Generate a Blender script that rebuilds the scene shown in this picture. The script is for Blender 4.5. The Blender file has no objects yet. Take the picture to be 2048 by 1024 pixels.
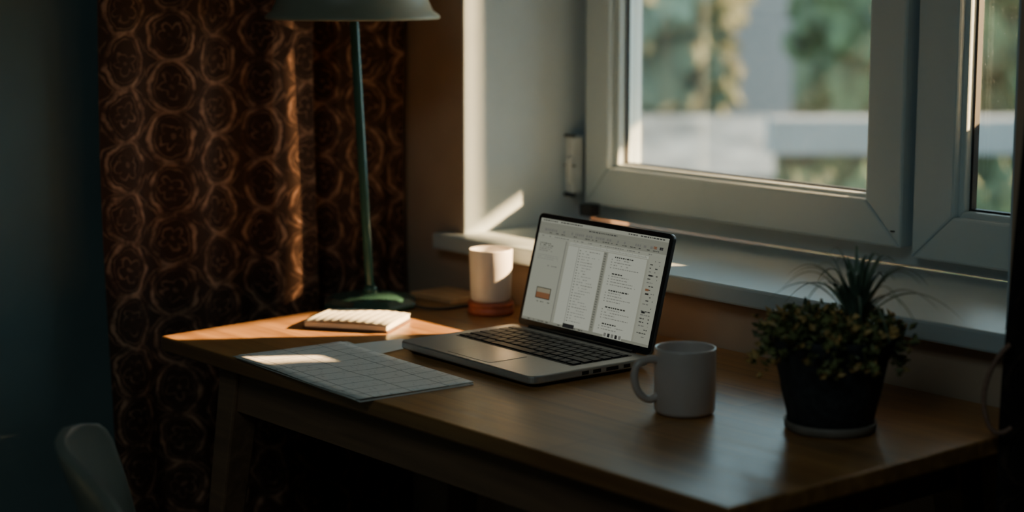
import bpy, math, random
from mathutils import Vector, Matrix, noise
random.seed(7)
S = bpy.context.scene
COL = S.collection

# ------------------------------------------------------------ materials
def newmat(name):
    m = bpy.data.materials.new(name); m.use_nodes = True
    nt = m.node_tree; b = nt.nodes["Principled BSDF"]
    return m, nt, b

def mat(name, col, rough=0.6, metal=0.0, spec=0.5, var=0.08, scale=30.0, bump=0.0, emit=None, es=0.0, sheen=0.0, coat=0.0, stretch=(1,1,1)):
    m, nt, b = newmat(name)
    b.inputs["Roughness"].default_value = rough
    b.inputs["Metallic"].default_value = metal
    b.inputs["Specular IOR Level"].default_value = spec
    b.inputs["Coat Weight"].default_value = coat
    b.inputs["Sheen Weight"].default_value = sheen
    tc = nt.nodes.new("ShaderNodeTexCoord"); mp = nt.nodes.new("ShaderNodeMapping")
    mp.inputs["Scale"].default_value = stretch
    nz = nt.nodes.new("ShaderNodeTexNoise"); nz.inputs["Scale"].default_value = scale
    nz.inputs["Detail"].default_value = 4
    cr = nt.nodes.new("ShaderNodeValToRGB")
    c = col
    cr.color_ramp.elements[0].position = 0.3; cr.color_ramp.elements[1].position = 0.7
    cr.color_ramp.elements[0].color = (c[0]*(1-var), c[1]*(1-var), c[2]*(1-var), 1)
    cr.color_ramp.elements[1].color = (min(1,c[0]*(1+var)), min(1,c[1]*(1+var)), min(1,c[2]*(1+var)), 1)
    L = nt.links.new
    L(tc.outputs["Object"], mp.inputs["Vector"]); L(mp.outputs[0], nz.inputs["Vector"])
    L(nz.outputs["Fac"], cr.inputs[0]); L(cr.outputs[0], b.inputs["Base Color"])
    if bump > 0:
        bp = nt.nodes.new("ShaderNodeBump"); bp.inputs["Strength"].default_value = bump
        bp.inputs["Distance"].default_value = 0.004
        L(nz.outputs["Fac"], bp.inputs["Height"]); L(bp.outputs[0], b.inputs["Normal"])
    if emit:
        b.inputs["Emission Color"].default_value = (*emit, 1); b.inputs["Emission Strength"].default_value = es
    return m

def wood(name, c1, c2, rough=0.35, stretch=(1.2, 22, 22), boards=True):
    m, nt, b = newmat(name); L = nt.links.new; N = nt.nodes.new
    tc = N("ShaderNodeTexCoord"); mp = N("ShaderNodeMapping"); mp.inputs["Scale"].default_value = stretch
    nz = N("ShaderNodeTexNoise"); nz.inputs["Scale"].default_value = 2.2; nz.inputs["Detail"].default_value = 7
    nz.inputs["Distortion"].default_value = 0.7
    cr = N("ShaderNodeValToRGB")
    cr.color_ramp.elements[0].position = 0.32; cr.color_ramp.elements[0].color = (*c1, 1)
    cr.color_ramp.elements[1].position = 0.7; cr.color_ramp.elements[1].color = (*c2, 1)
    L(tc.outputs["Object"], mp.inputs[0]); L(mp.outputs[0], nz.inputs["Vector"]); L(nz.outputs["Fac"], cr.inputs[0])
    out = cr.outputs[0]
    if boards:
        bt = N("ShaderNodeTexBrick"); bt.inputs["Scale"].default_value = 1.0
        bt.inputs["Brick Width"].default_value = 0.62; bt.inputs["Row Height"].default_value = 0.086
        bt.inputs["Mortar Size"].default_value = 0.0009; bt.inputs["Bias"].default_value = 0
        bt.inputs["Color1"].default_value = (0.84, 0.84, 0.84, 1); bt.inputs["Color2"].default_value = (1.10, 1.08, 1.05, 1)
        bt.inputs["Mortar"].default_value = (0.5, 0.45, 0.4, 1)
        L(tc.outputs["Object"], bt.inputs["Vector"])
        mx = N("ShaderNodeMix"); mx.data_type = 'RGBA'; mx.blend_type = 'MULTIPLY'; mx.inputs[0].default_value = 1
        L(out, mx.inputs[6]); L(bt.outputs["Color"], mx.inputs[7]); out = mx.outputs[2]
    L(out, b.inputs["Base Color"])
    mr = N("ShaderNodeMapRange"); mr.inputs["To Min"].default_value = rough-0.06; mr.inputs["To Max"].default_value = rough+0.1
    L(nz.outputs["Fac"], mr.inputs[0]); L(mr.outputs[0], b.inputs["Roughness"])
    bp = N("ShaderNodeBump"); bp.inputs["Strength"].default_value = 0.12; bp.inputs["Distance"].default_value = 0.002
    L(nz.outputs["Fac"], bp.inputs["Height"]); L(bp.outputs[0], b.inputs["Normal"])
    return m

def curtain_mat(name, base, line, cw=0.092, ch=0.086):
    m, nt, b = newmat(name); L = nt.links.new; N = nt.nodes.new
    def M(op, a, c=None, d=None):
        n = N("ShaderNodeMath"); n.operation = op
        for i, v in enumerate((a, c, d)):
            if v is None: continue
            if isinstance(v, (int, float)): n.inputs[i].default_value = v
            else: L(v, n.inputs[i])
        return n.outputs[0]
    uv = N("ShaderNodeUVMap"); uv.uv_map = "UVMap"
    wz = N("ShaderNodeTexNoise"); wz.inputs["Scale"].default_value = 26; wz.inputs["Detail"].default_value = 4
    L(uv.outputs[0], wz.inputs["Vector"])
    sc = N("ShaderNodeSeparateColor"); L(wz.outputs["Color"], sc.inputs[0])
    wa = M('MULTIPLY', M('SUBTRACT', sc.outputs[0], 0.5), 0.30)
    wb = M('MULTIPLY', M('SUBTRACT', sc.outputs[1], 0.5), 0.30)
    sp = N("ShaderNodeSeparateXYZ"); L(uv.outputs[0], sp.inputs[0])
    u = M('ADD', M('DIVIDE', sp.outputs[0], cw), wa); v = M('ADD', M('DIVIDE', sp.outputs[1], ch), wb)
    col = M('FLOOR', u)
    sh = M('MULTIPLY', M('MODULO', col, 2), 0.5)
    du = M('SUBTRACT', M('FRACT', u), 0.5)
    dv = M('SUBTRACT', M('FRACT', M('ADD', v, sh)), 0.5)
    r = M('SQRT', M('ADD', M('MULTIPLY', du, du), M('MULTIPLY', dv, dv)))
    ang = M('ARCTAN2', dv, du)
    r2 = M('SUBTRACT', r, M('MULTIPLY', M('POWER', M('ABSOLUTE', M('SINE', ang)), 4), 0.08))
    def ring(src, rad, w):
        d = M('ABSOLUTE', M('SUBTRACT', src, rad))
        mr = N("ShaderNodeMapRange"); mr.interpolation_type = 'SMOOTHSTEP'
        mr.inputs["From Min"].default_value = w; mr.inputs["From Max"].default_value = w*0.3
        L(d, mr.inputs[0]); return mr.outputs[0]
    a = ring(r2, 0.41, 0.060); c = M('MULTIPLY', ring(r2, 0.315, 0.022), 0.45)
    lobe = M('ADD', r, M('MULTIPLY', M('ABSOLUTE', M('SINE', M('ADD', M('MULTIPLY', ang, 2.5), M('MULTIPLY', sc.outputs[2], 5)))), -0.12))
    fl = M('MULTIPLY', ring(lobe, 0.13, 0.03), 0.6); hrt = M('MULTIPLY', M('LESS_THAN', r, 0.045), 0.4)
    gap = M('MULTIPLY', ring(r, 0.535, 0.03), 0.5)
    f = M('MAXIMUM', M('MAXIMUM', M('MAXIMUM', a, c), M('MAXIMUM', fl, hrt)), gap)
    fz = N("ShaderNodeTexNoise"); fz.inputs["Scale"].default_value = 34; fz.inputs["Detail"].default_value = 5
    L(uv.outputs[0], fz.inputs["Vector"])
    mrf = N("ShaderNodeMapRange"); mrf.inputs["From Min"].default_value = 0.38; mrf.inputs["From Max"].default_value = 0.62
    mrf.inputs["To Min"].default_value = 0.06; mrf.inputs["To Max"].default_value = 1.0
    L(fz.outputs["Fac"], mrf.inputs[0])
    f = M('MULTIPLY', f, mrf.outputs[0])
    mx = N("ShaderNodeMix"); mx.data_type = 'RGBA'; L(f, mx.inputs[0])
    mx.inputs[6].default_value = (*base, 1); mx.inputs[7].default_value = (*line, 1)
    L(mx.outputs[2], b.inputs["Base Color"])
    b.inputs["Roughness"].default_value = 0.85; b.inputs["Specular IOR Level"].default_value = 0.2
    bp = N("ShaderNodeBump"); bp.inputs["Strength"].default_value = 0.5; bp.inputs["Distance"].default_value = 0.003
    L(f, bp.inputs["Height"]); L(bp.outputs[0], b.inputs["Normal"])
    return m

M_wall = mat("wall_plaster", (0.46, 0.33, 0.235), 0.85, var=0.05, scale=14, bump=0.15)
M_wall_dark = mat("wall_paint_teal", (0.125, 0.18, 0.185), 0.9, var=0.06, scale=9, bump=0.1)
M_reveal = mat("reveal_plaster", (0.54, 0.64, 0.70), 0.8, var=0.03, scale=20, bump=0.1)
M_floor = wood("floor_wood", (0.15, 0.10, 0.07), (0.26, 0.18, 0.12), 0.5)
M_frame = mat("window_pvc", (0.56, 0.65, 0.68), 0.38, var=0.02, scale=8)
M_sill = mat("sill_paint", (0.48, 0.56, 0.59), 0.42, var=0.04, scale=12)
M_gasket = mat("rubber_gasket", (0.02, 0.02, 0.022), 0.6)
M_wood = wood("desk_oak", (0.28, 0.132, 0.045), (0.49, 0.25, 0.088), 0.32)
M_wood_dark = wood("desk_leg_wood", (0.12, 0.065, 0.036), (0.22, 0.12, 0.065), 0.5, boards=False)
M_alu = mat("laptop_aluminium", (0.52, 0.51, 0.49), 0.36, metal=0.6, var=0.02, scale=200)
M_aludark = mat("laptop_lid_metal", (0.16, 0.17, 0.18), 0.4, metal=0.6, var=0.02, scale=200)
M_black = mat("black_plastic", (0.012, 0.013, 0.015), 0.45, var=0.1)
M_key = mat("key_plastic", (0.018, 0.019, 0.022), 0.5, var=0.1)
M_port = mat("port_black", (0.01, 0.01, 0.01), 0.5)
M_ceramic = mat("mug_ceramic", (0.54, 0.455, 0.42), 0.28, var=0.03, scale=40)
M_cupw = mat("cup_porcelain", (0.84, 0.80, 0.76), 0.4, var=0.02)
M_red = mat("coaster_red_wood", (0.50, 0.13, 0.07), 0.45, var=0.2, scale=60)
M_lampg = mat("lamp_green_enamel", (0.035, 0.095, 0.08), 0.26, var=0.05, metal=0.1)
M_shade = mat("lampshade_enamel", (0.28, 0.28, 0.21), 0.45, var=0.05)
M_pot = mat("pot_dark_wrap", (0.026, 0.029, 0.032), 0.75, var=0.4, scale=90, bump=0.5)
M_potb = mat("saucer_clay", (0.18, 0.15, 0.125), 0.6, var=0.2)
M_soil = mat("potting_soil", (0.03, 0.02, 0.015), 0.95, var=0.4, scale=150, bump=0.8)
M_leaf = mat("spiky_leaf", (0.14, 0.21, 0.15), 0.4, var=0.35, scale=25)
M_leaf2 = mat("succulent_leaf", (0.17, 0.185, 0.07), 0.55, var=0.7, scale=35)
M_bud = mat("yellow_bud", (0.50, 0.33, 0.12), 0.6, var=0.5, scale=60)
M_tile = mat("wood_tile", (0.88, 0.52, 0.26), 0.5, var=0.15, scale=8, stretch=(1, 8, 1))
M_cover = mat("notebook_cover", (0.13, 0.07, 0.04), 0.6, var=0.2)
M_page = mat("notebook_pages", (0.78, 0.76, 0.64), 0.7, var=0.05)
M_chair = mat("chair_shell_plastic", (0.12, 0.13, 0.11), 0.32, var=0.05)
M_chairleg = mat("chair_leg_metal", (0.12, 0.12, 0.12), 0.35, metal=0.8)
M_curt = curtain_mat("curtain_fabric", (0.060, 0.030, 0.020), (0.46, 0.24, 0.15))
M_curt2 = curtain_mat("drape_fabric_dark", (0.018, 0.014, 0.012), (0.05, 0.032, 0.022))
M_cord = mat("cord_rubber", (0.05, 0.04, 0.03), 0.5)
M_rope = mat("tieback_rope", (0.25, 0.14, 0.10), 0.7, var=0.2, scale=200, bump=0.4)
M_hinge = mat("hinge_plastic", (0.60, 0.65, 0.66), 0.4)
M_brass = mat("rod_metal", (0.2, 0.17, 0.12), 0.35, metal=0.9)

def glass_mat():
    m = bpy.data.materials.new("window_glass"); m.use_nodes = True
    nt = m.node_tree; nt.nodes.clear(); N = nt.nodes.new; L = nt.links.new
    o = N("ShaderNodeOutputMaterial"); t = N("ShaderNodeBsdfTransparent"); g = N("ShaderNodeBsdfGlossy")
    d = N("ShaderNodeBsdfDiffuse"); d.inputs[0].default_value = (0.75, 0.8, 0.82, 1)
    t.inputs[0].default_value = (0.94, 0.97, 0.96, 1)
    g.inputs["Roughness"].default_value = 0.02
    f = N("ShaderNodeFresnel"); f.inputs[0].default_value = 1.35
    mx = N("ShaderNodeMixShader"); L(f.outputs[0], mx.inputs[0]); L(t.outputs[0], mx.inputs[1]); L(g.outputs[0], mx.inputs[2])
    tc = N("ShaderNodeTexCoord"); nz = N("ShaderNodeTexNoise"); nz.inputs["Scale"].default_value = 260; nz.inputs["Detail"].default_value = 2
    n2 = N("ShaderNodeTexNoise"); n2.inputs["Scale"].default_value = 7
    L(tc.outputs["Object"], nz.inputs["Vector"]); L(tc.outputs["Object"], n2.inputs["Vector"])
    mr = N("ShaderNodeMapRange"); mr.inputs["From Min"].default_value = 0.66; mr.inputs["From Max"].default_value = 0.78
    mr.inputs["To Max"].default_value = 0.6
    L(nz.outputs["Fac"], mr.inputs[0])
    ml = N("ShaderNodeMath"); ml.operation = 'MULTIPLY'; L(mr.outputs[0], ml.inputs[0]); L(n2.outputs["Fac"], ml.inputs[1])
    ad = N("ShaderNodeMath"); ad.operation = 'ADD'; L(ml.outputs[0], ad.inputs[0]); ad.inputs[1].default_value = 0.02
    m2 = N("ShaderNodeMixShader"); L(ad.outputs[0], m2.inputs[0]); L(mx.outputs[0], m2.inputs[1]); L(d.outputs[0], m2.inputs[2])
    L(m2.outputs[0], o.inputs[0]); return m
M_glass = glass_mat()

def filter_mat():  # half-clear sheet added out of view to thin the sun on the curtain
    m = bpy.data.materials.new("sun_filter_sheer"); m.use_nodes = True
    nt = m.node_tree; nt.nodes.clear(); N = nt.nodes.new; L = nt.links.new
    o = N("ShaderNodeOutputMaterial"); t = N("ShaderNodeBsdfTransparent"); d = N("ShaderNodeBsdfDiffuse")
    d.inputs[0].default_value = (0.5, 0.5, 0.48, 1)
    mx = N("ShaderNodeMixShader"); mx.inputs[0].default_value = 0.55
    L(t.outputs[0], mx.inputs[1]); L(d.outputs[0], mx.inputs[2]); L(mx.outputs[0], o.inputs[0]); return m
M_filter = filter_mat()

# ------------------------------------------------------------ mesh helpers
def empty(name, loc=(0, 0, 0), rotz=0.0, parent=None, rotx=0.0):
    e = bpy.data.objects.new(name, None); e.location = loc; e.rotation_euler = (rotx, 0, rotz)
    e.empty_display_size = 0.05
    COL.objects.link(e)
    if parent: e.parent = parent
    return e

def mesh(name, verts, faces, m, parent=None, smooth=False, bevel=0.0, seg=2, mats=None, fm=None):
    me = bpy.data.meshes.new(name); me.from_pydata(verts, [], faces); me.update()
    o = bpy.data.objects.new(name, me); COL.objects.link(o)
    for mm in (mats or [m]): me.materials.append(mm)
    if fm:
        for p, i in zip(me.polygons, fm): p.material_index = i
    if smooth:
        for p in me.polygons: p.use_smooth = True
    if bevel > 0:
        b = o.modifiers.new("bevel", 'BEVEL'); b.width = bevel; b.segments = seg; b.limit_method = 'ANGLE'; b.angle_limit = math.radians(35)
    if parent: o.parent = parent
    return o

BF = [(0, 3, 2, 1), (4, 5, 6, 7), (0, 1, 5, 4), (1, 2, 6, 5), (2, 3, 7, 6), (3, 0, 4, 7)]
def bverts(lo, hi):
    x0, y0, z0 = lo; x1, y1, z1 = hi
    return [(x0, y0, z0), (x1, y0, z0), (x1, y1, z0), (x0, y1, z0), (x0, y0, z1), (x1, y0, z1), (x1, y1, z1), (x0, y1, z1)]
def box(name, lo, hi, m, parent=None, bevel=0.0):
    return mesh(name, bverts(lo, hi), BF, m, parent, bevel=bevel)
def boxes(name, lst, m, parent=None, bevel=0.0):
    v = []; f = []
    for lo, hi in lst:
        o = len(v); v += bverts(lo, hi); f += [tuple(i+o for i in q) for q in BF]
    return mesh(name, v, f, m, parent, bevel=bevel)
def prism(name, poly, z0, z1, m, parent=None, bevel=0.0, seg=2, smooth=False):
    n = len(poly)
    v = [(x, y, z0) for x, y in poly]+[(x, y, z1) for x, y in poly]
    f = [tuple(reversed(range(n))), tuple(range(n, 2*n))]+[(i, (i+1) % n, n+(i+1) % n, n+i) for i in range(n)]
    return mesh(name, v, f, m, parent, bevel=bevel, seg=seg, smooth=smooth)
def rrect(x0, x1, y0, y1, r, n=8):
    p = []
    for cx, cy, a0 in ((x1-r, y0+r, -90), (x1-r, y1-r, 0), (x0+r, y1-r, 90), (x0+r, y0+r, 180)):
        for i in range(n+1):
            a = math.radians(a0+90*i/n); p.append((cx+r*math.cos(a), cy+r*math.sin(a)))
    return p
def lathe(name, prof, m, parent=None, seg=72, fn=None):
    v = []; f = []; n = len(prof)
    for j in range(seg):
        a = 2*math.pi*j/seg
        for r, z in prof:
            rr = r if fn is None else fn(r, z, a)
            v.append((rr*math.cos(a), rr*math.sin(a), z))
    for j in range(seg):
        k = (j+1) % seg
        for i in range(n-1):
            f.append((j*n+i, k*n+i, k*n+i+1, j*n+i+1))
    o = mesh(name, v, f, m, parent, smooth=True)
    return o
def tube(name, pts, rad, m, parent=None, cyclic=False, radii=None):
    cu = bpy.data.curves.new(name, 'CURVE'); cu.dimensions = '3D'; cu.bevel_depth = rad; cu.bevel_resolution = 5
    cu.use_fill_caps = True
    s = cu.splines.new('NURBS'); s.points.add(len(pts)-1)
    for i, p in enumerate(pts):
        s.points[i].co = (*p, 1); s.points[i].radius = radii[i] if radii else 1
    s.use_endpoint_u = True; s.order_u = 4 if len(pts) > 3 else 3; s.use_cyclic_u = cyclic; s.resolution_u = 10
    o = bpy.data.objects.new(name, cu); COL.objects.link(o); cu.materials.append(m)
    if parent: o.parent = parent
    return o

# ------------------------------------------------------------ room shell
WX0, WX1, WZ0, WZ1 = -2.54, -1.40, 0.82, 2.20   # window opening
WY0, WY1 = 2.0, 2.40
boxes("wall_back", [((-2.95, WY0, 0), (WX0, WY1, 2.6)), ((WX1, WY0, 0), (2.2, WY1, 2.6)),
                    ((WX0, WY0, 0), (WX1, WY1, WZ0)), ((WX0, WY0, WZ1), (WX1, WY1, 2.6))], M_wall)
boxes("trim_1", [((WX0, WY0+0.001, 0.85), (WX0+0.004, 2.30, WZ1)), ((WX1-0.004, WY0+0.001, 0.85), (WX1, 2.30, WZ1)),
                 ((WX0, WY0+0.001, WZ1-0.004), (WX1, 2.30, WZ1))], M_reveal)
box("wall_left", (-2.95, -2.2, 0), (-2.80, WY0, 2.6), M_wall_dark)
box("wall_right", (2.05, -2.2, 0), (2.2, WY0, 2.6), M_wall_dark)
box("wall_front", (-2.95, -2.35, 0), (2.2, -2.2, 2.6), M_wall_dark)
box("floor", (-2.95, -2.35, -0.1), (2.2, WY1, 0), M_floor)
box("ceiling", (-2.95, -2.35, 2.6), (2.2, WY1, 2.7), M_wall_dark)
box("baseboard_back", (-2.80, 1.985, 0), (2.05, 2.0, 0.08), M_frame)
prism("window_sill", [(-2.585, 1.965), (-1.36, 1.965), (-1.36, 1.999), (-1.401, 1.999), (-1.401, 2.31), (-2.539, 2.31), (-2.539, 1.999), (-2.585, 1.999)],
      0.822, 0.85, M_sill, bevel=0.004)

# ------------------------------------------------------------ window
def mitre(name, x0, x1, z0, z1, wl, wr, wb, wt, y0, y1, m, parent, bevel=0.003):
    a0, a1, b0, b1 = x0+wl, x1-wr, z0+wb, z1-wt
    v = []; f = []
    for poly in ([(x0, z0), (x1, z0), (a1, b0), (a0, b0)], [(x1, z0), (x1, z1), (a1, b1), (a1, b0)],
                 [(x1, z1), (x0, z1), (a0, b1), (a1, b1)], [(x0, z1), (x0, z0), (a0, b0), (a0, b1)]):
        o = len(v)
        v += [(x, y0, z) for x, z in poly]+[(x, y1, z) for x, z in poly]
        f += [(o, o+1, o+2, o+3), (o+7, o+6, o+5, o+4)]+[(o+i, o+4+i, o+4+(i+1) % 4, o+(i+1) % 4) for i in range(4)]
    return mesh(name, v, f, m, parent, bevel=bevel)

win = empty("window_1", (0, 0, 0))
mitre("outer_frame", -2.535, -1.404, 0.851, 2.196, 0.05, 0.06, 0.04, 0.06, 2.305, 2.38, M_frame, win)
box("mullion", (-1.80, 2.303, 0.88), (-1.745, 2.378, 2.15), M_frame, win, 0.002)
mitre("sash_left", -2.512, -1.786, 0.886, 2.15, 0.062, 0.071, 0.070, 0.07, 2.262, 2.32, M_frame, win, 0.004)
mitre("sash_left_bead", -2.454, -1.853, 0.950, 2.084, 0.014, 0.014, 0.012, 0.012, 2.278, 2.305, M_frame, win, 0.003)
mitre("sash_left_gasket", -2.441, -1.866, 0.961, 2.073, 0.004, 0.004, 0.004, 0.004, 2.296, 2.304, M_gasket, win, 0)
box("glass_left", (-2.450, 2.304, 0.952), (-1.857, 2.308, 2.082), M_glass, win)
mitre("sash_right", -1.772, -1.405, 0.872, 2.15, 0.076, 0.085, 0.070, 0.07, 2.272, 2.33, M_frame, win, 0.004)
mitre("sash_right_bead", -1.699, -1.487, 0.939, 2.084, 0.012, 0.012, 0.012, 0.012, 2.286, 2.315, M_frame, win, 0.003)
mitre("sash_right_gasket", -1.688, -1.498, 0.950, 2.073, 0.005, 0.005, 0.004, 0.004, 2.300, 2.312, M_gasket, win, 0)
box("glass_right", (-1.699, 2.312, 0.941), (-1.487, 2.316, 2.082), M_glass, win)
box("hinge_plate", (-2.536, 2.235, 0.905), (-2.514, 2.262, 1.01), M_hinge, win, 0.004)
lathe("hinge_pin", [(0, 0), (0.008, 0), (0.0085, 0.003), (0.0085, 0.045), (0.008, 0.048), (0, 0.048)], M_hinge, win, 24).location = (-2.522, 2.236, 0.925)
boxes("hinge_gap", [((-2.537, 2.233, 0.9), (-2.511, 2.240, 0.906)), ((-2.537, 2.233, 0.955), (-2.511, 2.240, 0.958)), ((-2.537, 2.233, 1.009), (-2.511, 2.240, 1.013))], M_gasket, win)
box("hinge_clip", (-2.50, 2.238, 0.866), (-2.468, 2.262, 0.888), M_gasket, win, 0.003)
lathe("sash_screw", [(0, 0), (0.004, 0), (0.004, 0.002), (0, 0.002)], M_gasket, win, 16).location = (-1.80, 2.262, 0.91)

# ------------------------------------------------------------ desk
desk = empty("desk", (-1.92, 1.38, 0))
prism("top", [(-0.59, 0), (0.617, 0), (0.617, 0.602), (-0.642, 0.602)], 0.727, 0.75, M_wood, desk, bevel=0.003)
boxes("apron", [((-0.46, 0.035, 0.655), (0.52, 0.055, 0.727)), ((-0.49, 0.55, 0.655), (0.52, 0.57, 0.727)),
                ((-0.46, 0.055, 0.655), (-0.44, 0.55, 0.727)), ((0.50, 0.055, 0.655), (0.52, 0.55, 0.727))], M_wood_dark, desk, 0.001)
def leg(name, tx, ty, bx, by, wt, wb, z1, m, parent):
    v = []
    for (cx, cy, w, z) in ((bx, by, wb, 0.0), (tx, ty, wt, z1)):
        h = w/2
        v += [(cx-h, cy-h, z), (cx+h, cy-h, z), (cx+h, cy+h, z), (cx-h, cy+h, z)]
    mesh(name, v, BF, m, parent, bevel=0.004)
leg("leg_1", -0.44, 0.055, -0.55, 0.015, 0.05, 0.026, 0.726, M_wood_dark, desk)
leg("leg_2", -0.48, 0.54, -0.62, 0.575, 0.05, 0.026, 0.726, M_wood_dark, desk)
leg("leg_3", 0.50, 0.055, 0.57, 0.02, 0.05, 0.026, 0.726, M_wood_dark, desk)
leg("leg_4", 0.50, 0.54, 0.57, 0.575, 0.05, 0.026, 0.726, M_wood_dark, desk)

# ------------------------------------------------------------ laptop
lap = empty("laptop", (-2.016, 1.696, 0.7505), math.radians(-2.2))
prism("base", rrect(-0.160, 0.160, -0.1085, 0.1085, 0.014), 0.005, 0.0165, M_alu, lap, bevel=0.0025, seg=3)
prism("base_underside", rrect(-0.152, 0.152, -0.100, 0.100, 0.02), 0.0005, 0.0052, M_black, lap)
prism("keyboard_well", rrect(-0.138, 0.138, -0.020, 0.092, 0.003), 0.0158, 0.0168, M_black, lap)
keys = []
rows = [(0.0785, 0.010, 14), (0.0605, 0.0150, 14), (0.0425, 0.0150, 14), (0.0245, 0.0150, 13), (0.0065, 0.0150, 12), (-0.0135, 0.0150, 0)]
for ri, (y, hh, n) in enumerate(rows):
    x0, x1 = -0.136, 0.136
    if n:
        ws = [1.0]*n
        if ri == 1: ws[-1] = 1.5
        if ri == 2: ws[0] = 1.5
        if ri == 3: ws[0] = 1.8; ws[-1] = 1.8
        if ri == 4: ws[0] = 2.3; ws[-1] = 2.3
    else:
        ws = [1, 1, 1, 1.25, 5.4, 1.25, 1, 1, 1, 1]
    tot = sum(ws); x = x0; g = 0.0028
    for w in ws:
        ww = (x1-x0)*w/tot
        keys.append(((x+g/2, y-0.0015, 0.0166), (x+ww-g/2, y-0.0015+hh, 0.0185))); x += ww
boxes("keys", keys, M_key, lap, 0.0006)
M_pad = mat("trackpad_glass", (0.44, 0.43, 0.42), 0.3, metal=0.5, var=0.01)
prism("trackpad", rrect(-0.052, 0.052, -0.098, -0.030, 0.004), 0.0163, 0.0169, M_pad, lap)
ports = []
for a, b in ((-0.02, -0.008), (0.0, 0.014), (0.024, 0.046), (0.056, 0.068)):
    ports.append(((0.1592, a, 0.0075), (0.1604, b, 0.0125)))
boxes("ports", ports, M_port, lap)
tube("hinge_bar", [(-0.12, 0.1085, 0.0145), (0, 0.1085, 0.0145), (0.12, 0.1085, 0.0145)], 0.0055, M_black, lap)
lid = empty("lid", (0.001, 0.1105, 0.0165), 0, lap, math.radians(-14.5))
LW, LH = 0.1535, 0.1765
def xz(poly, y0, y1, name, m, parent, bevel=0.0):
    n = len(poly)
    v = [(x, y0, z) for x, z in poly]+[(x, y1, z) for x, z in poly]
    f = [tuple(range(n)), tuple(reversed(range(n, 2*n)))]+[(i, n+i, n+(i+1) % n, (i+1) % n) for i in range(n)]
    return mesh(name, v, f, m, parent, bevel=bevel)
xz(rrect(-LW, LW, 0.0, LH, 0.009), 0.0, 0.0055, "lid_back", M_aludark, lid, 0.001)
xz(rrect(-LW+0.0006, LW-0.0006, 0.0006, LH-0.0006, 0.0085), -0.0012, 0.0, "bezel", M_black, lid)
def em(name, c, s=1.0):
    m, nt, b = newmat(name); b.inputs["Base Color"].default_value = (0.01, 0.01, 0.01, 1)
    b.inputs["Roughness"].default_value = 0.25
    b.inputs["Emission Color"].default_value = (*c, 1); b.inputs["Emission Strength"].default_value = s
    return m
ES = 0.40
SM = [em("px_bg", (0.55, 0.56, 0.44), ES), em("px_page", (0.80, 0.83, 0.68), ES), em("px_bar", (0.42, 0.43, 0.34), ES),
      em("px_text", (0.12, 0.12, 0.11), ES*0.8), em("px_grey", (0.32, 0.32, 0.28), ES), em("px_orange", (0.50, 0.22, 0.10), ES*0.8),
      em("px_side", (0.60, 0.62, 0.49), ES), em("px_dark", (0.03, 0.03, 0.03), ES), em("px_soft", (0.42, 0.43, 0.38), ES), em("px_sky", (0.5, 0.45, 0.3), ES)]
sv = []; sf = []; sm = []
SX0, SX1, SZ0, SZ1 = -0.1465, 0.1465, 0.0105, 0.1690
def R(s0, s1, t0, t1, mi, layer=1):
    y = -0.0013-0.00008*layer; o = len(sv)
    xa = SX0+(SX1-SX0)*s0; xb = SX0+(SX1-SX0)*s1; za = SZ1-(SZ1-SZ0)*t0; zb = SZ1-(SZ1-SZ0)*t1
    sv.extend([(xa, y, zb), (xb, y, zb), (xb, y, za), (xa, y, za)]); sf.append((o, o+1, o+2, o+3)); sm.append(mi)
R(0, 1, 0, 1, 0, 0)
R(0, 1, 0, 0.035, 6)
def words(s0, s1, t, h, mi, dens=0.7, wl=(0.006, 0.022), layer=3):
    s = s0
    while s < s1:
        w = random.uniform(*wl)
        if random.random() < dens: R(s, min(s+w, s1), t, t+h, mi, layer)
        s += w+0.005
words(0.02, 0.34, 0.011, 0.012, 3, 0.9)
words(0.70, 0.98, 0.011, 0.012, 3, 0.8)
R(0, 1, 0.036, 0.075, 2); words(0.40, 0.62, 0.05, 0.011, 3, 1)
R(0, 1, 0.076, 0.15, 2); words(0.03, 0.97, 0.095, 0.022, 4, 0.6, (0.008, 0.02)); words(0.03, 0.97, 0.128, 0.008, 3, 0.55)
R(0.945, 0.97, 0.09, 0.115, 7, 3); R(0.90, 0.925, 0.09, 0.115, 5, 3)
R(0, 1, 0.151, 0.185, 6); words(0.02, 0.9, 0.163, 0.01, 4, 0.55)
R(0.26, 0.88, 0.187, 0.215, 1)
for i in range(62): R(0.265+i*0.0098, 0.267+i*0.0098, 0.196 if i % 5 else 0.190, 0.210, 3, 3)
R(0.0, 0.235, 0.19, 0.975, 6)
for i in range(5): words(0.03, 0.12+0.02*(i % 3), 0.235+i*0.018, 0.008, 3 if i < 2 else 4, 0.85)
for i in range(3): words(0.03, 0.20, 0.35+i*0.018, 0.006, 8, 0.85)
words(0.10, 0.2, 0.385+0.06, 0.01, 4, 0.9)
R(0.075, 0.195, 0.665, 0.775, 7, 2); R(0.08, 0.19, 0.672, 0.768, 9, 3); R(0.08, 0.19, 0.715, 0.768, 5, 4)
words(0.03, 0.2, 0.80, 0.008, 3, 0.4)
R(0.236, 0.242, 0.19, 0.975, 4, 2)
R(0.262, 0.545, 0.222, 0.975, 1)
R(0.345, 0.349, 0.222, 0.975, 8, 3)
for i in range(26):
    t = 0.245+i*0.027
    R(0.357, 0.368, t, t+0.010, 4, 3)
    words(0.38, 0.38+random.uniform(0.05, 0.145), t, 0.007, 8 if i % 4 else 4, 0.9)
R(0.548, 0.572, 0.222, 0.975, 2)
for i in range(30): R(0.552, 0.567, 0.235+i*0.024, 0.240+i*0.024, 3, 3)
R(0.580, 0.872, 0.222, 0.975, 1)
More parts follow.
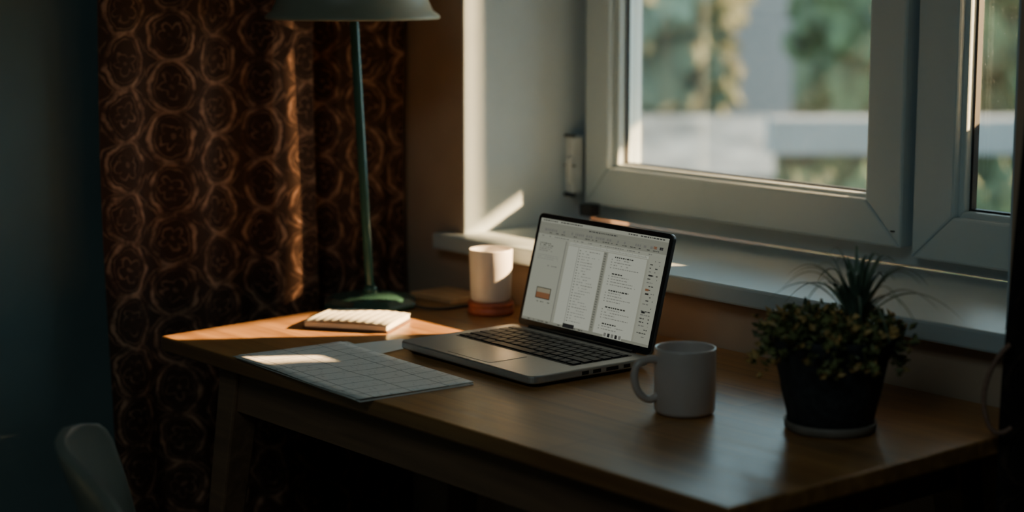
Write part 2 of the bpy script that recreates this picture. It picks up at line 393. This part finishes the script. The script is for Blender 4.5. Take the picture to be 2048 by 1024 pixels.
for i in range(27):
    t = 0.245+i*0.026
    if i % 6 == 5: continue
    if i % 6 == 0: words(0.635, 0.635+random.uniform(0.08, 0.17), t, 0.012, 7, 1)
    else:
        R(0.612, 0.621, t, t+0.008, 4, 3); words(0.635, 0.635+random.uniform(0.08, 0.20), t, 0.007, 4, 0.95)
R(0.885, 1.0, 0.187, 0.975, 6)
for i in range(22): words(0.90, 0.97, 0.22+i*0.033, 0.010, 3 if i % 3 else 4, 0.5)
for i in range(3): R(0.905, 0.93, 0.35+i*0.17, 0.365+i*0.17, 7, 3)
R(0.90, 0.925, 0.48, 0.5, 5, 4)
R(0, 1, 0.975, 1.0, 2); words(0.05, 0.5, 0.983, 0.009, 3, 0.5)
R(0.34, 0.43, 0.955, 0.995, 7, 5); R(0.66, 0.80, 0.95, 0.995, 1, 5)
for i in range(5): R(0.665+i*0.028, 0.683+i*0.028, 0.955, 0.99, 7 if i % 2 else 4, 6)
mesh("screen", sv, sf, None, lid, mats=SM, fm=sm)
lathe("camera_dot", [(0, 0), (0.0015, 0), (0, 0.0002)], M_port, lid, 12).location = (0, -0.002, 0.1725)

# ------------------------------------------------------------ mug
mug = empty("coffee_mug", (-1.635, 1.647, 0.7503))
lathe("body", [(0, 0), (0.033, 0), (0.0375, 0.002), (0.0392, 0.006), (0.0395, 0.04), (0.0395, 0.083), (0.0388, 0.0855), (0.0375, 0.0855), (0.0365, 0.083),
               (0.0363, 0.02), (0.033, 0.008), (0, 0.006)], M_ceramic, mug, 80)
hd = Vector((-0.42, -0.90, 0)).normalized()
def hp(r, z): return (hd.x*r, hd.y*r, z)
tube("handle", [hp(0.036, 0.071), hp(0.048, 0.073), hp(0.064, 0.070), hp(0.069, 0.055), hp(0.067, 0.036), hp(0.057, 0.022), hp(0.046, 0.018), hp(0.0365, 0.024)], 0.0050, M_ceramic, mug,
     radii=[1.15, 1.0, 1, 1, 1, 1, 1.0, 1.15])
M_coffee = mat("coffee", (0.03, 0.015, 0.008), 0.1)
lathe("coffee_surface", [(0, 0.052), (0.0362, 0.052)], M_coffee, mug, 48)

# ------------------------------------------------------------ white tumbler on coaster
cst = empty("coaster", (-2.334, 1.896, 0.7502))
lathe("disc", [(0, 0), (0.036, 0), (0.0385, 0.003), (0.0385, 0.008), (0.037, 0.0105), (0.0365, 0.012), (0.0385, 0.0145), (0.0385, 0.0185), (0.036, 0.021), (0, 0.021)], M_red, cst, 64)
cup = empty("porcelain_tumbler", (-2.334, 1.896, 0.7715))
lathe("body", [(0, 0), (0.030, 0), (0.0325, 0.0025), (0.0335, 0.01), (0.0350, 0.055), (0.0360, 0.084), (0.0353, 0.086), (0.0340, 0.0855), (0.0335, 0.082),
               (0.0320, 0.05), (0.031, 0.010), (0, 0.006)], M_cupw, cup, 72)

# ------------------------------------------------------------ desk lamp
lamp = empty("desk_lamp", (-2.508, 1.776, 0.7503))
octo = [(0.083*math.cos(math.radians(22.5+45*i+10)), 0.083*math.sin(math.radians(22.5+45*i+10))) for i in range(8)]
v = []; f = []
for z, k in ((0, 0.97), (0.004, 1.0), (0.010, 1.0), (0.018, 0.80), (0.022, 0.42), (0.025, 0.12)):
    v += [(x*k, y*k, z) for x, y in octo]
for l in range(5):
    for i in range(8): f.append((l*8+i, l*8+(i+1) % 8, (l+1)*8+(i+1) % 8, (l+1)*8+i))
f.append(tuple(reversed(range(8)))); f.append(tuple(range(40, 48)))
mesh("base", v, f, M_lampg, lamp, bevel=0.003, seg=3)
ex, ey = -0.018, -0.016
tube("stem", [(0, 0, 0.02), (ex*0.33, ey*0.33, 0.18), (ex*0.66, ey*0.66, 0.34), (ex, ey, 0.53)], 0.0078, M_lampg, lamp)
lathe("stem_collar", [(0.0, 0.020), (0.014, 0.022), (0.012, 0.032), (0.008, 0.038), (0, 0.038)], M_lampg, lamp, 32)
shd = lathe("shade", [(0.142, 0.0), (0.144, 0.002), (0.143, 0.006), (0.132, 0.014), (0.125, 0.03), (0.118, 0.07), (0.098, 0.125), (0.05, 0.165), (0.02, 0.175), (0.0, 0.176),
              (0.0, 0.172), (0.048, 0.160), (0.094, 0.120), (0.114, 0.068), (0.121, 0.03), (0.128, 0.012), (0.140, 0.0)], M_shade, lamp, 96)
shd.location = (ex, ey, 0.480)
lathe("bulb_socket", [(0, 0.0), (0.018, 0.0), (0.02, 0.004), (0.02, 0.05), (0, 0.052)], M_brass, lamp, 32).location = (ex, ey, 0.53)
tube("cord", [(0.07, 0.04, 0.006), (0.095, 0.05, 0.003), (0.12, 0.08, 0.003), (0.10, 0.12, 0.003), (0.13, 0.15, 0.003), (0.11, 0.19, 0.003)], 0.0026, M_cord, lamp)

# ------------------------------------------------------------ notebook
nb = empty("notepad", (-2.392, 1.668, 0.7503), math.radians(34.5))
prism("cover", rrect(-0.072, 0.072, -0.058, 0.058, 0.004), 0, 0.003, M_cover, nb, bevel=0.001)
prism("pages", rrect(-0.069, 0.070, -0.056, 0.055, 0.003), 0.003, 0.0105, M_page, nb, bevel=0.001)
nv = 120; v = []; f = []
for i in range(nv+1):
    x = -0.0695+0.140*i/nv; z = 0.0118+0.0003*math.sin(i*2*math.pi/12)+0.003*math.sin(math.pi*i/nv)
    v += [(x, -0.0555, z), (x, -0.02, z+0.0012), (x, 0.0545, z-0.0004)]
for i in range(nv):
    f.append((3*i, 3*i+3, 3*i+4, 3*i+1)); f.append((3*i+1, 3*i+4, 3*i+5, 3*i+2))
o_ = mesh("ribbed_sheet", v, f, M_page, nb, smooth=True)
so = o_.modifiers.new("t", 'SOLIDIFY'); so.thickness = 0.001

tl = empty("wooden_tile", (-2.490, 1.930, 0.7503), math.radians(4))
prism("slab", rrect(-0.054, 0.054, -0.044, 0.044, 0.004), 0, 0.009, M_tile, tl, bevel=0.0015)

# ------------------------------------------------------------ papers
def paper_mat():
    m, nt, b = newmat("printed_paper"); N = nt.nodes.new; L = nt.links.new
    tc = N("ShaderNodeTexCoord")
    wv = N("ShaderNodeTexNoise"); wv.inputs["Scale"].default_value = 7; wv.inputs["Detail"].default_value = 1
    L(tc.outputs["Object"], wv.inputs["Vector"])
    va = N("ShaderNodeVectorMath"); va.operation = 'MULTIPLY_ADD'
    L(wv.outputs["Color"], va.inputs[0]); va.inputs[1].default_value = (0.030, 0.018, 0); L(tc.outputs["Object"], va.inputs[2])
    bt = N("ShaderNodeTexBrick"); bt.offset = 0.0
    bt.inputs["Scale"].default_value = 1; bt.inputs["Brick Width"].default_value = 0.033; bt.inputs["Row Height"].default_value = 0.060
    bt.inputs["Mortar Size"].default_value = 0.0006; bt.inputs["Mortar Smooth"].default_value = 0.1
    L(va.outputs[0], bt.inputs["Vector"]); g = bt.outputs["Fac"]
    nz = N("ShaderNodeTexNoise"); nz.inputs["Scale"].default_value = 240
    mp = N("ShaderNodeMapping"); mp.inputs["Scale"].default_value = (0.3, 1, 1)
    L(tc.outputs["Object"], mp.inputs[0]); L(mp.outputs[0], nz.inputs["Vector"])
    gt = N("ShaderNodeMath"); gt.operation = 'GREATER_THAN'; gt.inputs[1].default_value = 0.64; L(nz.outputs["Fac"], gt.inputs[0])
    mk = N("ShaderNodeMath"); mk.operation = 'MULTIPLY'; mk.inputs[1].default_value = 0.3; L(gt.outputs[0], mk.inputs[0])
    mxm = N("ShaderNodeMath"); mxm.operation = 'MAXIMUM'; L(g, mxm.inputs[0]); L(mk.outputs[0], mxm.inputs[1])
    mx = N("ShaderNodeMix"); mx.data_type = 'RGBA'; L(mxm.outputs[0], mx.inputs[0])
    mx.inputs[6].default_value = (0.88, 0.86, 0.82, 1); mx.inputs[7].default_value = (0.10, 0.10, 0.10, 1)
    L(mx.outputs[2], b.inputs["Base Color"]); b.inputs["Roughness"].default_value = 0.5
    return m
M_paper = paper_mat(); M_paperp = mat("plain_paper", (0.86, 0.85, 0.81), 0.6, var=0.02)
pp = empty("paper_stack", (-2.112, 1.458, 0.7502), math.radians(-3.5))
def sheet(name, w, d, z, m, lift=0.0, rz=0, loc=(0, 0)):
    nx, ny = 24, 12; v = []; f = []
    for j in range(ny+1):
        for i in range(nx+1):
            x = (i/nx-0.5)*w; y = (j/ny-0.5)*d
            zz = z+lift*(0.5-0.5*math.cos(i/nx*math.pi*3))*(1-j/ny)**2
            v.append((x, y, zz))
    for j in range(ny):
        for i in range(nx):
            a = j*(nx+1)+i; f.append((a, a+1, a+nx+2, a+nx+1))
    o = mesh(name, v, f, m, pp, smooth=True); o.rotation_euler = (0, 0, rz); o.location = (loc[0], loc[1], 0)
    so = o.modifiers.new("t", 'SOLIDIFY'); so.thickness = 0.0004
    return o
prism("sheets", [(-0.172, -0.088), (0.172, -0.088), (0.174, 0.092), (-0.170, 0.092)], 0.0, 0.0022, M_paperp, pp)
prism("sheets_loose", [(-0.180, -0.080), (0.166, -0.092), (0.172, 0.086), (-0.172, 0.100)], 0.0023, 0.0032, M_paperp, pp)
sheet("sheet_top", 0.347, 0.184, 0.0040, M_paper, 0.0016, 0.008)
loose = empty("loose_sheet", (-2.20, 1.585, 0.7502), math.radians(10))
prism("sheet", [(-0.075, -0.03), (0.015, -0.03), (0.015, 0.075), (-0.04, 0.075)], 0.0, 0.0004, M_paperp, loose)

# ------------------------------------------------------------ potted plant
plant = empty("potted_plant", (-1.459, 1.724, 0.7503))
lathe("saucer", [(0, 0), (0.052, 0), (0.056, 0.003), (0.057, 0.012), (0.055, 0.013), (0.053, 0.006), (0, 0.005)], M_potb, plant, 64)
def wrap(r, z, a):
    if r < 0.03: return r
    return r*(1+0.018*math.sin(a*9+z*60)+0.012*math.sin(a*17-z*90))
lathe("pot", [(0, 0.006), (0.048, 0.006), (0.052, 0.010), (0.060, 0.05), (0.070, 0.095), (0.076, 0.112), (0.078, 0.118), (0.0755, 0.121), (0.070, 0.116), (0.066, 0.10), (0, 0.10)],
      M_pot, plant, 128, wrap)
lathe("soil", [(0, 0.108), (0.04, 0.107), (0.069, 0.103)], M_soil, plant, 48)
v = []; f = []
def blade(root, az, L_, rise, droop, w):
    n = 18; o = len(v); dx, dy = math.cos(az), math.sin(az); px, py = -dy, dx
    for i in range(n+1):
        t = i/n; r = L_*(0.75*t+0.25*t*t); z = rise*math.sin(t*math.pi*0.62)-droop*t**2.2
        ww = w*(1-t)**0.6*(0.55+0.45*math.sin(math.pi*min(t*1.6, 1)))+0.0002
        cx, cy, cz = root[0]+dx*r, root[1]+dy*r, root[2]+z
        v.extend([(cx+px*ww, cy+py*ww, cz+ww*0.35), (cx, cy, cz-ww*0.25), (cx-px*ww, cy-py*ww, cz+ww*0.35)])
    for i in range(n):
        a = o+3*i; f.append((a, a+1, a+4, a+3)); f.append((a+1, a+2, a+5, a+4))
root = (0.018, 0.022, 0.122)
for i in range(40):
    az = i*2.39996+random.uniform(-0.2, 0.2); k = i/40
    blade(root, az, 0.030+0.100*k+random.uniform(-0.008, 0.008), 0.094-0.014*k+random.uniform(-0.012, 0.010), 0.058*k*k, 0.0045)
sl = mesh("spiky_leaves", v, f, M_leaf, plant, smooth=True)
v = []; f = []; fm = []
def leaflet(c, d, s, w, mi):
    d = d.normalized(); up = Vector((random.uniform(-1, 1), random.uniform(-1, 1), random.uniform(-0.2, 1))).normalized()
    side = d.cross(up).normalized()*w; nrm = side.cross(d).normalized()*s*0.15
    o = len(v)
    for p in (c, c+d*s*0.45+side+nrm, c+d*s, c+d*s*0.45-side+nrm, c+d*s*0.5-nrm):
        v.append(tuple(p))
    f.extend([(o, o+1, o+4), (o+1, o+2, o+4), (o+2, o+3, o+4), (o+3, o, o+4)]); fm.extend([mi]*4)
for i in range(270):
    az = random.uniform(0, 2*math.pi); rr = 0.084*math.sqrt(random.random())
    b0 = Vector((rr*0.8*math.cos(az), rr*0.8*math.sin(az), 0.112))
    h = 0.022*(1-(rr/0.1)**2)+random.uniform(0, 0.016)
    tip = Vector(((rr+0.014)*math.cos(az), (rr+0.014)*math.sin(az), 0.112+h))
    if rr > 0.062 and random.random() < 0.6:
        tip = Vector(((rr+0.018)*math.cos(az), (rr+0.018)*math.sin(az), 0.126-random.uniform(0, 0.055)))
    for k in range(7):
        t = 0.35+0.65*k/6
        c = b0.lerp(tip, t)
        dd = Vector((random.uniform(-1, 1), random.uniform(-1, 1), random.uniform(-0.1, 0.9)))+Vector((math.cos(az), math.sin(az), 0))*0.5
        leaflet(c, dd, random.uniform(0.009, 0.017), random.uniform(0.0030, 0.0055), 1 if (k >= 5 and random.random() < 0.4) else 0)
mesh("succulent_foliage", v, f, None, plant, mats=[M_leaf2, M_bud], fm=fm)

# ------------------------------------------------------------ curtains
def curtain(name, ys, xs_fn, z0, z1, m, parent=None, axis='y', nz=60, slant=None):
    n = len(ys); v = []; f = []; s = [0.0]
    pts = [(xs_fn(t), t) for t in ys]
    for i in range(1, n): s.append(s[-1]+math.hypot(pts[i][0]-pts[i-1][0], pts[i][1]-pts[i-1][1]))
    for j in range(nz+1):
        z = z0+(z1-z0)*j/nz
        for i, (px, py) in enumerate(pts):
            wv = 0.003*math.sin(py*31+z*3.1)+0.003*math.sin(z*7+py*12)
            if axis == 'y': v.append((px+wv, py+0.004*math.sin(z*5), z))
            else:
                sh = slant(z) if slant else 0
                v.append((py+sh, px+wv, z))
    for j in range(nz):
        for i in range(n-1):
            a = j*n+i; f.append((a, a+1, a+n+1, a+n))
    o = mesh(name, v, f, m, parent, smooth=True)
    uvl = o.data.uv_layers.new(name="UVMap")
    for lp in o.data.loops:
        vi = lp.vertex_index; j, i = divmod(vi, n)
        uvl.data[lp.index].uv = (s[i], z0+(z1-z0)*j/nz)
    return o
cl = empty("curtain", (0, 0, 0))
def ss(a, b, x):
    t = max(0, min(1, (x-a)/(b-a))); return t*t*(3-2*t)
def fx(y):
    base = -2.742+0.010*math.cos(2*math.pi*(y-1.45)/0.13)*(1-ss(1.62, 1.70, y))
    p1 = 0.046*ss(1.690, 1.715, y)*(1-ss(1.795, 1.818, y))
    p2 = 0.046*ss(1.828, 1.852, y)
    rip = 0.004*math.sin(2*math.pi*(y-1.86)/0.06)*ss(1.85, 1.87, y)
    return base+p1+p2+rip
ys = [1.412+(1.988-1.412)*i/260 for i in range(261)]
curtain("cloth", ys, fx, 0.03, 2.40, M_curt, cl)
tube("rod", [(-2.70, 1.2, 2.43), (-2.70, 1.6, 2.43), (-2.70, 1.99, 2.43)], 0.012, M_brass, cl)
cr_ = empty("curtain", (0, 0, 0))
def fx2(x): return 1.875+0.032*math.cos(2*math.pi*(x+1.298)/0.10+math.pi)
xs = [-1.298+(0.62)*i/160 for i in range(161)]
curtain("cloth", xs, fx2, 0.03, 2.40, M_curt2, cr_, axis='x', slant=lambda z: 0.06*max(0, z-0.8))
tube("rod", [(-1.42, 1.88, 2.43), (-1.0, 1.88, 2.43), (-0.5, 1.88, 2.43)], 0.012, M_brass, cr_)
tb = empty("curtain_tieback", (-1.285, 1.835, 0.80))
tube("loop", [(0.005, 0.0, 0.07), (-0.006, -0.012, 0.055), (-0.016, -0.022, 0.02), (-0.013, -0.022, -0.02), (0.0, -0.015, -0.045), (0.012, 0.0, -0.03)], 0.003, M_rope, tb)

# ------------------------------------------------------------ chair
ch = empty("desk_chair", (-1.775, 1.175, 0), math.radians(-25.5))
nu, nvv = 28, 30; v = []; f = []
prof = [(0.21, 0.43), (0.20, 0.448), (0.15, 0.452), (0.05, 0.445), (-0.05, 0.442), (-0.13, 0.448), (-0.175, 0.47), (-0.20, 0.52), (-0.225, 0.58), (-0.25, 0.65), (-0.275, 0.710), (-0.290, 0.752), (-0.297, 0.778)]
def pf(t):
    k = t*(len(prof)-1); i = min(int(k), len(prof)-2); q = k-i
    return (prof[i][0]*(1-q)+prof[i+1][0]*q, prof[i][1]*(1-q)+prof[i+1][1]*q)
for j in range(nvv+1):
    t = j/nvv; y, z = pf(t)
    back = max(0, (t-0.5)/0.5)
    hw = 0.20
    if t > 0.78: hw *= math.sqrt(max(0.0, 1-((t-0.78)/0.235)**2.6))
    if t < 0.1: hw *= 0.8+0.2*math.sqrt(t/0.1)
    for i in range(nu+1):
        s = (i/nu-0.5)*2; x = hw*s
        cv = (x/0.20)**2
        v.append((x, y+0.065*cv*back, z+0.02*cv*(1-back)))
for j in range(nvv):
    for i in range(nu):
        a = j*(nu+1)+i; f.append((a, a+1, a+nu+2, a+nu+1))
sh = mesh("shell", v, f, M_chair, ch, smooth=True)
so = sh.modifiers.new("t", 'SOLIDIFY'); so.thickness = 0.012
b_ = sh.modifiers.new("b", 'BEVEL'); b_.width = 0.003; b_.segments = 2; b_.limit_method = 'ANGLE'
for i, (tx, ty, bx, by) in enumerate(((-0.13, 0.12, -0.19, 0.19), (0.13, 0.12, 0.19, 0.19), (-0.13, -0.1, -0.19, -0.2), (0.13, -0.1, 0.19, -0.2))):
    tube("leg_%d" % (i+1), [(bx, by, 0.0), ((tx+bx)/2, (ty+by)/2, 0.22), (tx, ty, 0.445)], 0.011, M_chairleg, ch)

# ------------------------------------------------------------ outdoors
M_grass = mat("grass", (0.05, 0.07, 0.035), 0.9, var=0.4, scale=3)
M_fol1 = mat("foliage_pale", (0.075, 0.095, 0.06), 0.8, var=0.6, scale=4)
M_fol2 = mat("foliage_green", (0.042, 0.060, 0.024), 0.8, var=0.7, scale=5)
M_fol3 = mat("foliage_back", (0.07, 0.09, 0.055), 0.8, var=0.6, scale=1.5)
M_house = mat("house_render", (0.195, 0.172, 0.170), 0.8, var=0.08, scale=1)
M_housep = mat("house_brick_pink", (0.18, 0.13, 0.10), 0.8, var=0.15, scale=2)
M_roof = mat("metal_roof_pale", (0.105, 0.115, 0.118), 0.5, var=0.65, scale=3.5)
M_rail = mat("garden_wall_white", (0.145, 0.152, 0.155), 0.6, var=0.15, scale=2)
M_bark = mat("bark", (0.05, 0.04, 0.03), 0.9, var=0.3)
M_mask = mat("sun_mask_fabric", (0.6, 0.6, 0.58), 0.8)  # for the unseen panels added to block sun
M_blocker = wood("blocker_wood", (0.10, 0.07, 0.05), (0.18, 0.13, 0.09), 0.7, stretch=(20, 20, 1), boards=False)  # for the added sun blockers and their support
box("ground", (-30, 2.45, -0.7), (14, 30, -0.6), M_grass)
yaw = math.radians(50.25)
garden = Matrix.Rotation(yaw, 4, 'Z')
def gplace(o, B, A, z=0):   # garden laid out across and along the camera heading
    p = garden @ Vector((B, A, 0)); o.location = (p.x, p.y, z); o.rotation_euler = (0, 0, yaw)
def blob(v, f, c, r, amp, fq, sub=4):
    import bmesh
    bm = bmesh.new(); bmesh.ops.create_icosphere(bm, subdivisions=sub, radius=1.0)
    o = len(v)
    for q in bm.verts:
        n = q.co.normalized(); d = 1+amp*noise.noise(n*fq+Vector(c)*3)+amp*0.5*noise.noise(n*fq*3+Vector(c))
        v.append((c[0]+n.x*r[0]*d, c[1]+n.y*r[1]*d, c[2]+n.z*r[2]*d))
    for fc in bm.faces: f.append(tuple(o+q.index for q in fc.verts))
    bm.free()
def tree(name, B, A, blobs, m):
    e = empty(name); gplace(e, B, A, -0.6)
    v = []; f = []
    for c, r in blobs: blob(v, f, c, r, 0.5, 3.0)
    mesh("crown", v, f, m, e)
    lathe("trunk", [(0.12, 0), (0.08, 0.6), (0.07, 1.4), (0, 1.5)], M_bark, e, 16)
    return e
tree("garden_tree", 0.95, 13.0, [((0, 0, 1.7), (0.5, 0.5, 0.7)), ((-0.5, 0.3, 2.3), (0.6, 0.5, 0.6)), ((0.35, 0.2, 2.4), (0.45, 0.5, 0.7)), ((0.3, 0.1, 1.3), (0.35, 0.4, 0.5)), ((-1.2, 0.3, 1.7), (0.6, 0.5, 0.9))], M_fol1)
tree("garden_tree", 2.35, 12.0, [((0, 0, 1.6), (0.52, 0.5, 0.55)), ((0.1, 0.1, 2.3), (0.5, 0.5, 0.6)), ((0.75, 0.2, 1.7), (0.5, 0.5, 0.8)), ((1.4, 0.3, 1.9), (0.7, 0.5, 0.9))], M_fol2)
e = empty("hedge"); gplace(e, 2.0, 21.0, -0.6)
v = []; f = []
for i in range(14): blob(v, f, (-7+i*1.1, random.uniform(-0.4, 0.4), 1.3), (1.0, 0.7, 1.9), 0.4, 2.5)
mesh("leaves", v, f, M_fol3, e)
e = empty("neighbour_house"); gplace(e, 2.15, 17.0, -0.6)
box("facade", (-0.40, 0, 0), (0.42, 2.0, 5), M_house, e)
box("side_wing", (-0.70, -0.1, 0), (-0.38, 1.8, 2.2), M_housep, e)
prism("roof", [(-0.85, -0.2), (0.6, -0.2), (0.6, 2.2), (-0.85, 2.2)], 5.0, 5.15, M_roof, e)
e = empty("garden_shed"); gplace(e, 1.05, 10.0, -0.6)
box("walls", (-0.42, 0, 0), (0.42, 0.9, 0.78), M_roof, e)
mesh("roof", [(-0.5, -0.1, 0.78), (0.48, -0.1, 0.78), (0.48, 0.95, 1.02), (-0.5, 0.95, 1.02), (-0.5, -0.1, 0.82), (0.48, -0.1, 0.82), (0.48, 0.95, 1.06), (-0.5, 0.95, 1.06)], BF, M_roof, e)
e = empty("garden_wall"); gplace(e, 1.75, 9.0, -0.6)
box("masonry", (-0.44, 0.06, 0), (1.6, 0.2, 1.02), M_fol2, e)
box("coping", (-0.48, 0, 1.02), (1.64, 0.26, 1.19), M_rail, e)
v = []; f = []
for i in range(9): blob(v, f, (-0.30+i*0.24, -0.15, 0.5), (0.2, 0.18, 0.45), 0.4, 3, 3)
mesh("low_shrub", v, f, M_fol2, e)
# unseen panels added to cut the sunbeam to shape, with a net strip
SR = 0.65
e = empty("sun_mask")
def edge(xg): return (xg+SR, 3.30, max(0.992, 0.734+0.754*(xg+2.53))+0.49)
def topp(xg): return (xg+SR*0.1, 2.405, 2.30)
def strip(name, a, b, m):
    n = 12; v = []; f = []
    for i in range(n+1):
        xg = a+(b-a)*i/n; p, q = Vector(topp(xg)), Vector(edge(xg))
        v += [tuple(p), tuple(q)]
    for i in range(n): f.append((2*i, 2*i+1, 2*i+3, 2*i+2))
    return mesh(name, v, f, m, e)
strip("sun_mask_a", -2.80, -2.362, M_mask); strip("sun_filter", -2.362, -2.338, M_filter); strip("sun_mask_b", -2.338, -1.35, M_mask)
px_ = edge(-1.35); pl_ = edge(-2.80)
boxes("mask_post", [((px_[0]-0.02, 3.30, -0.6), (px_[0]+0.02, 3.34, px_[2]+0.02))], M_blocker, e)
tube("mask_cable", [(pl_[0], pl_[1], pl_[2]), ((pl_[0]-2.87)/2, 2.85, (pl_[2]+2.4)/2), (-2.87, 2.405, 2.4)], 0.003, M_brass, e)
e = empty("beam_blocker")  # unseen boards added to keep direct sun off laptop and papers
fx0 = -1.60+SR*1.145
boxes("boards", [((fx0+i*0.105, 3.45, -0.6), (fx0+0.1+i*0.105, 3.47, 2.15)) for i in range(14)]+[((fx0, 3.47, 0.2), (fx0+1.47, 3.50, 0.28)), ((fx0, 3.47, 1.7), (fx0+1.47, 3.50, 1.78))]+
      [((fx0+0.098+i*0.105, 3.471, -0.6), (fx0+0.107+i*0.105, 3.476, 2.15)) for i in range(13)], M_blocker, e)
e = empty("sill_sun_blocker")  # unseen box added to keep low sun off the sill
boxes("blocker_box", [((-1.61, 2.402, 0.94), (-0.85, 2.60, 1.10))], M_blocker, e, 0.004)
v = []; f = []
for i in range(9): blob(v, f, (-1.545+i*0.08, 2.50, 1.115), (0.06, 0.085, 0.055), 0.35, 3, 3)
mesh("blocker_tufts", v, f, M_fol2, e)

# ------------------------------------------------------------ lights
w = bpy.data.worlds.new("World"); S.world = w; w.use_nodes = True
bg = w.node_tree.nodes["Background"]; bg.inputs[0].default_value = (0.54, 0.78, 0.90, 1); bg.inputs[1].default_value = 5.4
sd = bpy.data.lights.new("sun", 'SUN'); sd.energy = 52; sd.color = (1.0, 0.60, 0.28); sd.angle = math.radians(0.9)
so_ = bpy.data.objects.new("sun", sd); COL.objects.link(so_); so_.location = (4, 7, 5)
so_.rotation_euler = Vector((-SR, -1.0, -0.49)).to_track_quat('-Z', 'Y').to_euler()
pl = bpy.data.lights.new("window_portal", 'AREA'); pl.shape = 'RECTANGLE'; pl.size = 1.13; pl.size_y = 1.36
try: pl.cycles.is_portal = True
except Exception: pl.energy = 0
po = bpy.data.objects.new("window_portal", pl); COL.objects.link(po); po.location = (-1.97, 2.395, 1.51); po.rotation_euler = (math.radians(-90), 0, 0)
al = bpy.data.lights.new("room_fill", 'AREA'); al.size = 1.2; al.energy = 13.0; al.color = (0.70, 0.90, 0.90)  # unseen fill lamp, added to lift the dark parts of the room
ao = bpy.data.objects.new("room_fill", al); COL.objects.link(ao); ao.location = (-0.5, -0.6, 2.58)

# ------------------------------------------------------------ camera
cd = bpy.data.cameras.new("camera"); cd.sensor_width = 36; cd.lens = 65.04
cd.dof.use_dof = True; cd.dof.focus_distance = 2.62; cd.dof.aperture_fstop = 2.2
cd.clip_start = 0.05
co = bpy.data.objects.new("camera", cd); COL.objects.link(co); co.location = (0, 0, 1.31)
co.rotation_euler = (math.radians(90-8.79), 0, math.radians(50.25))
S.camera = co
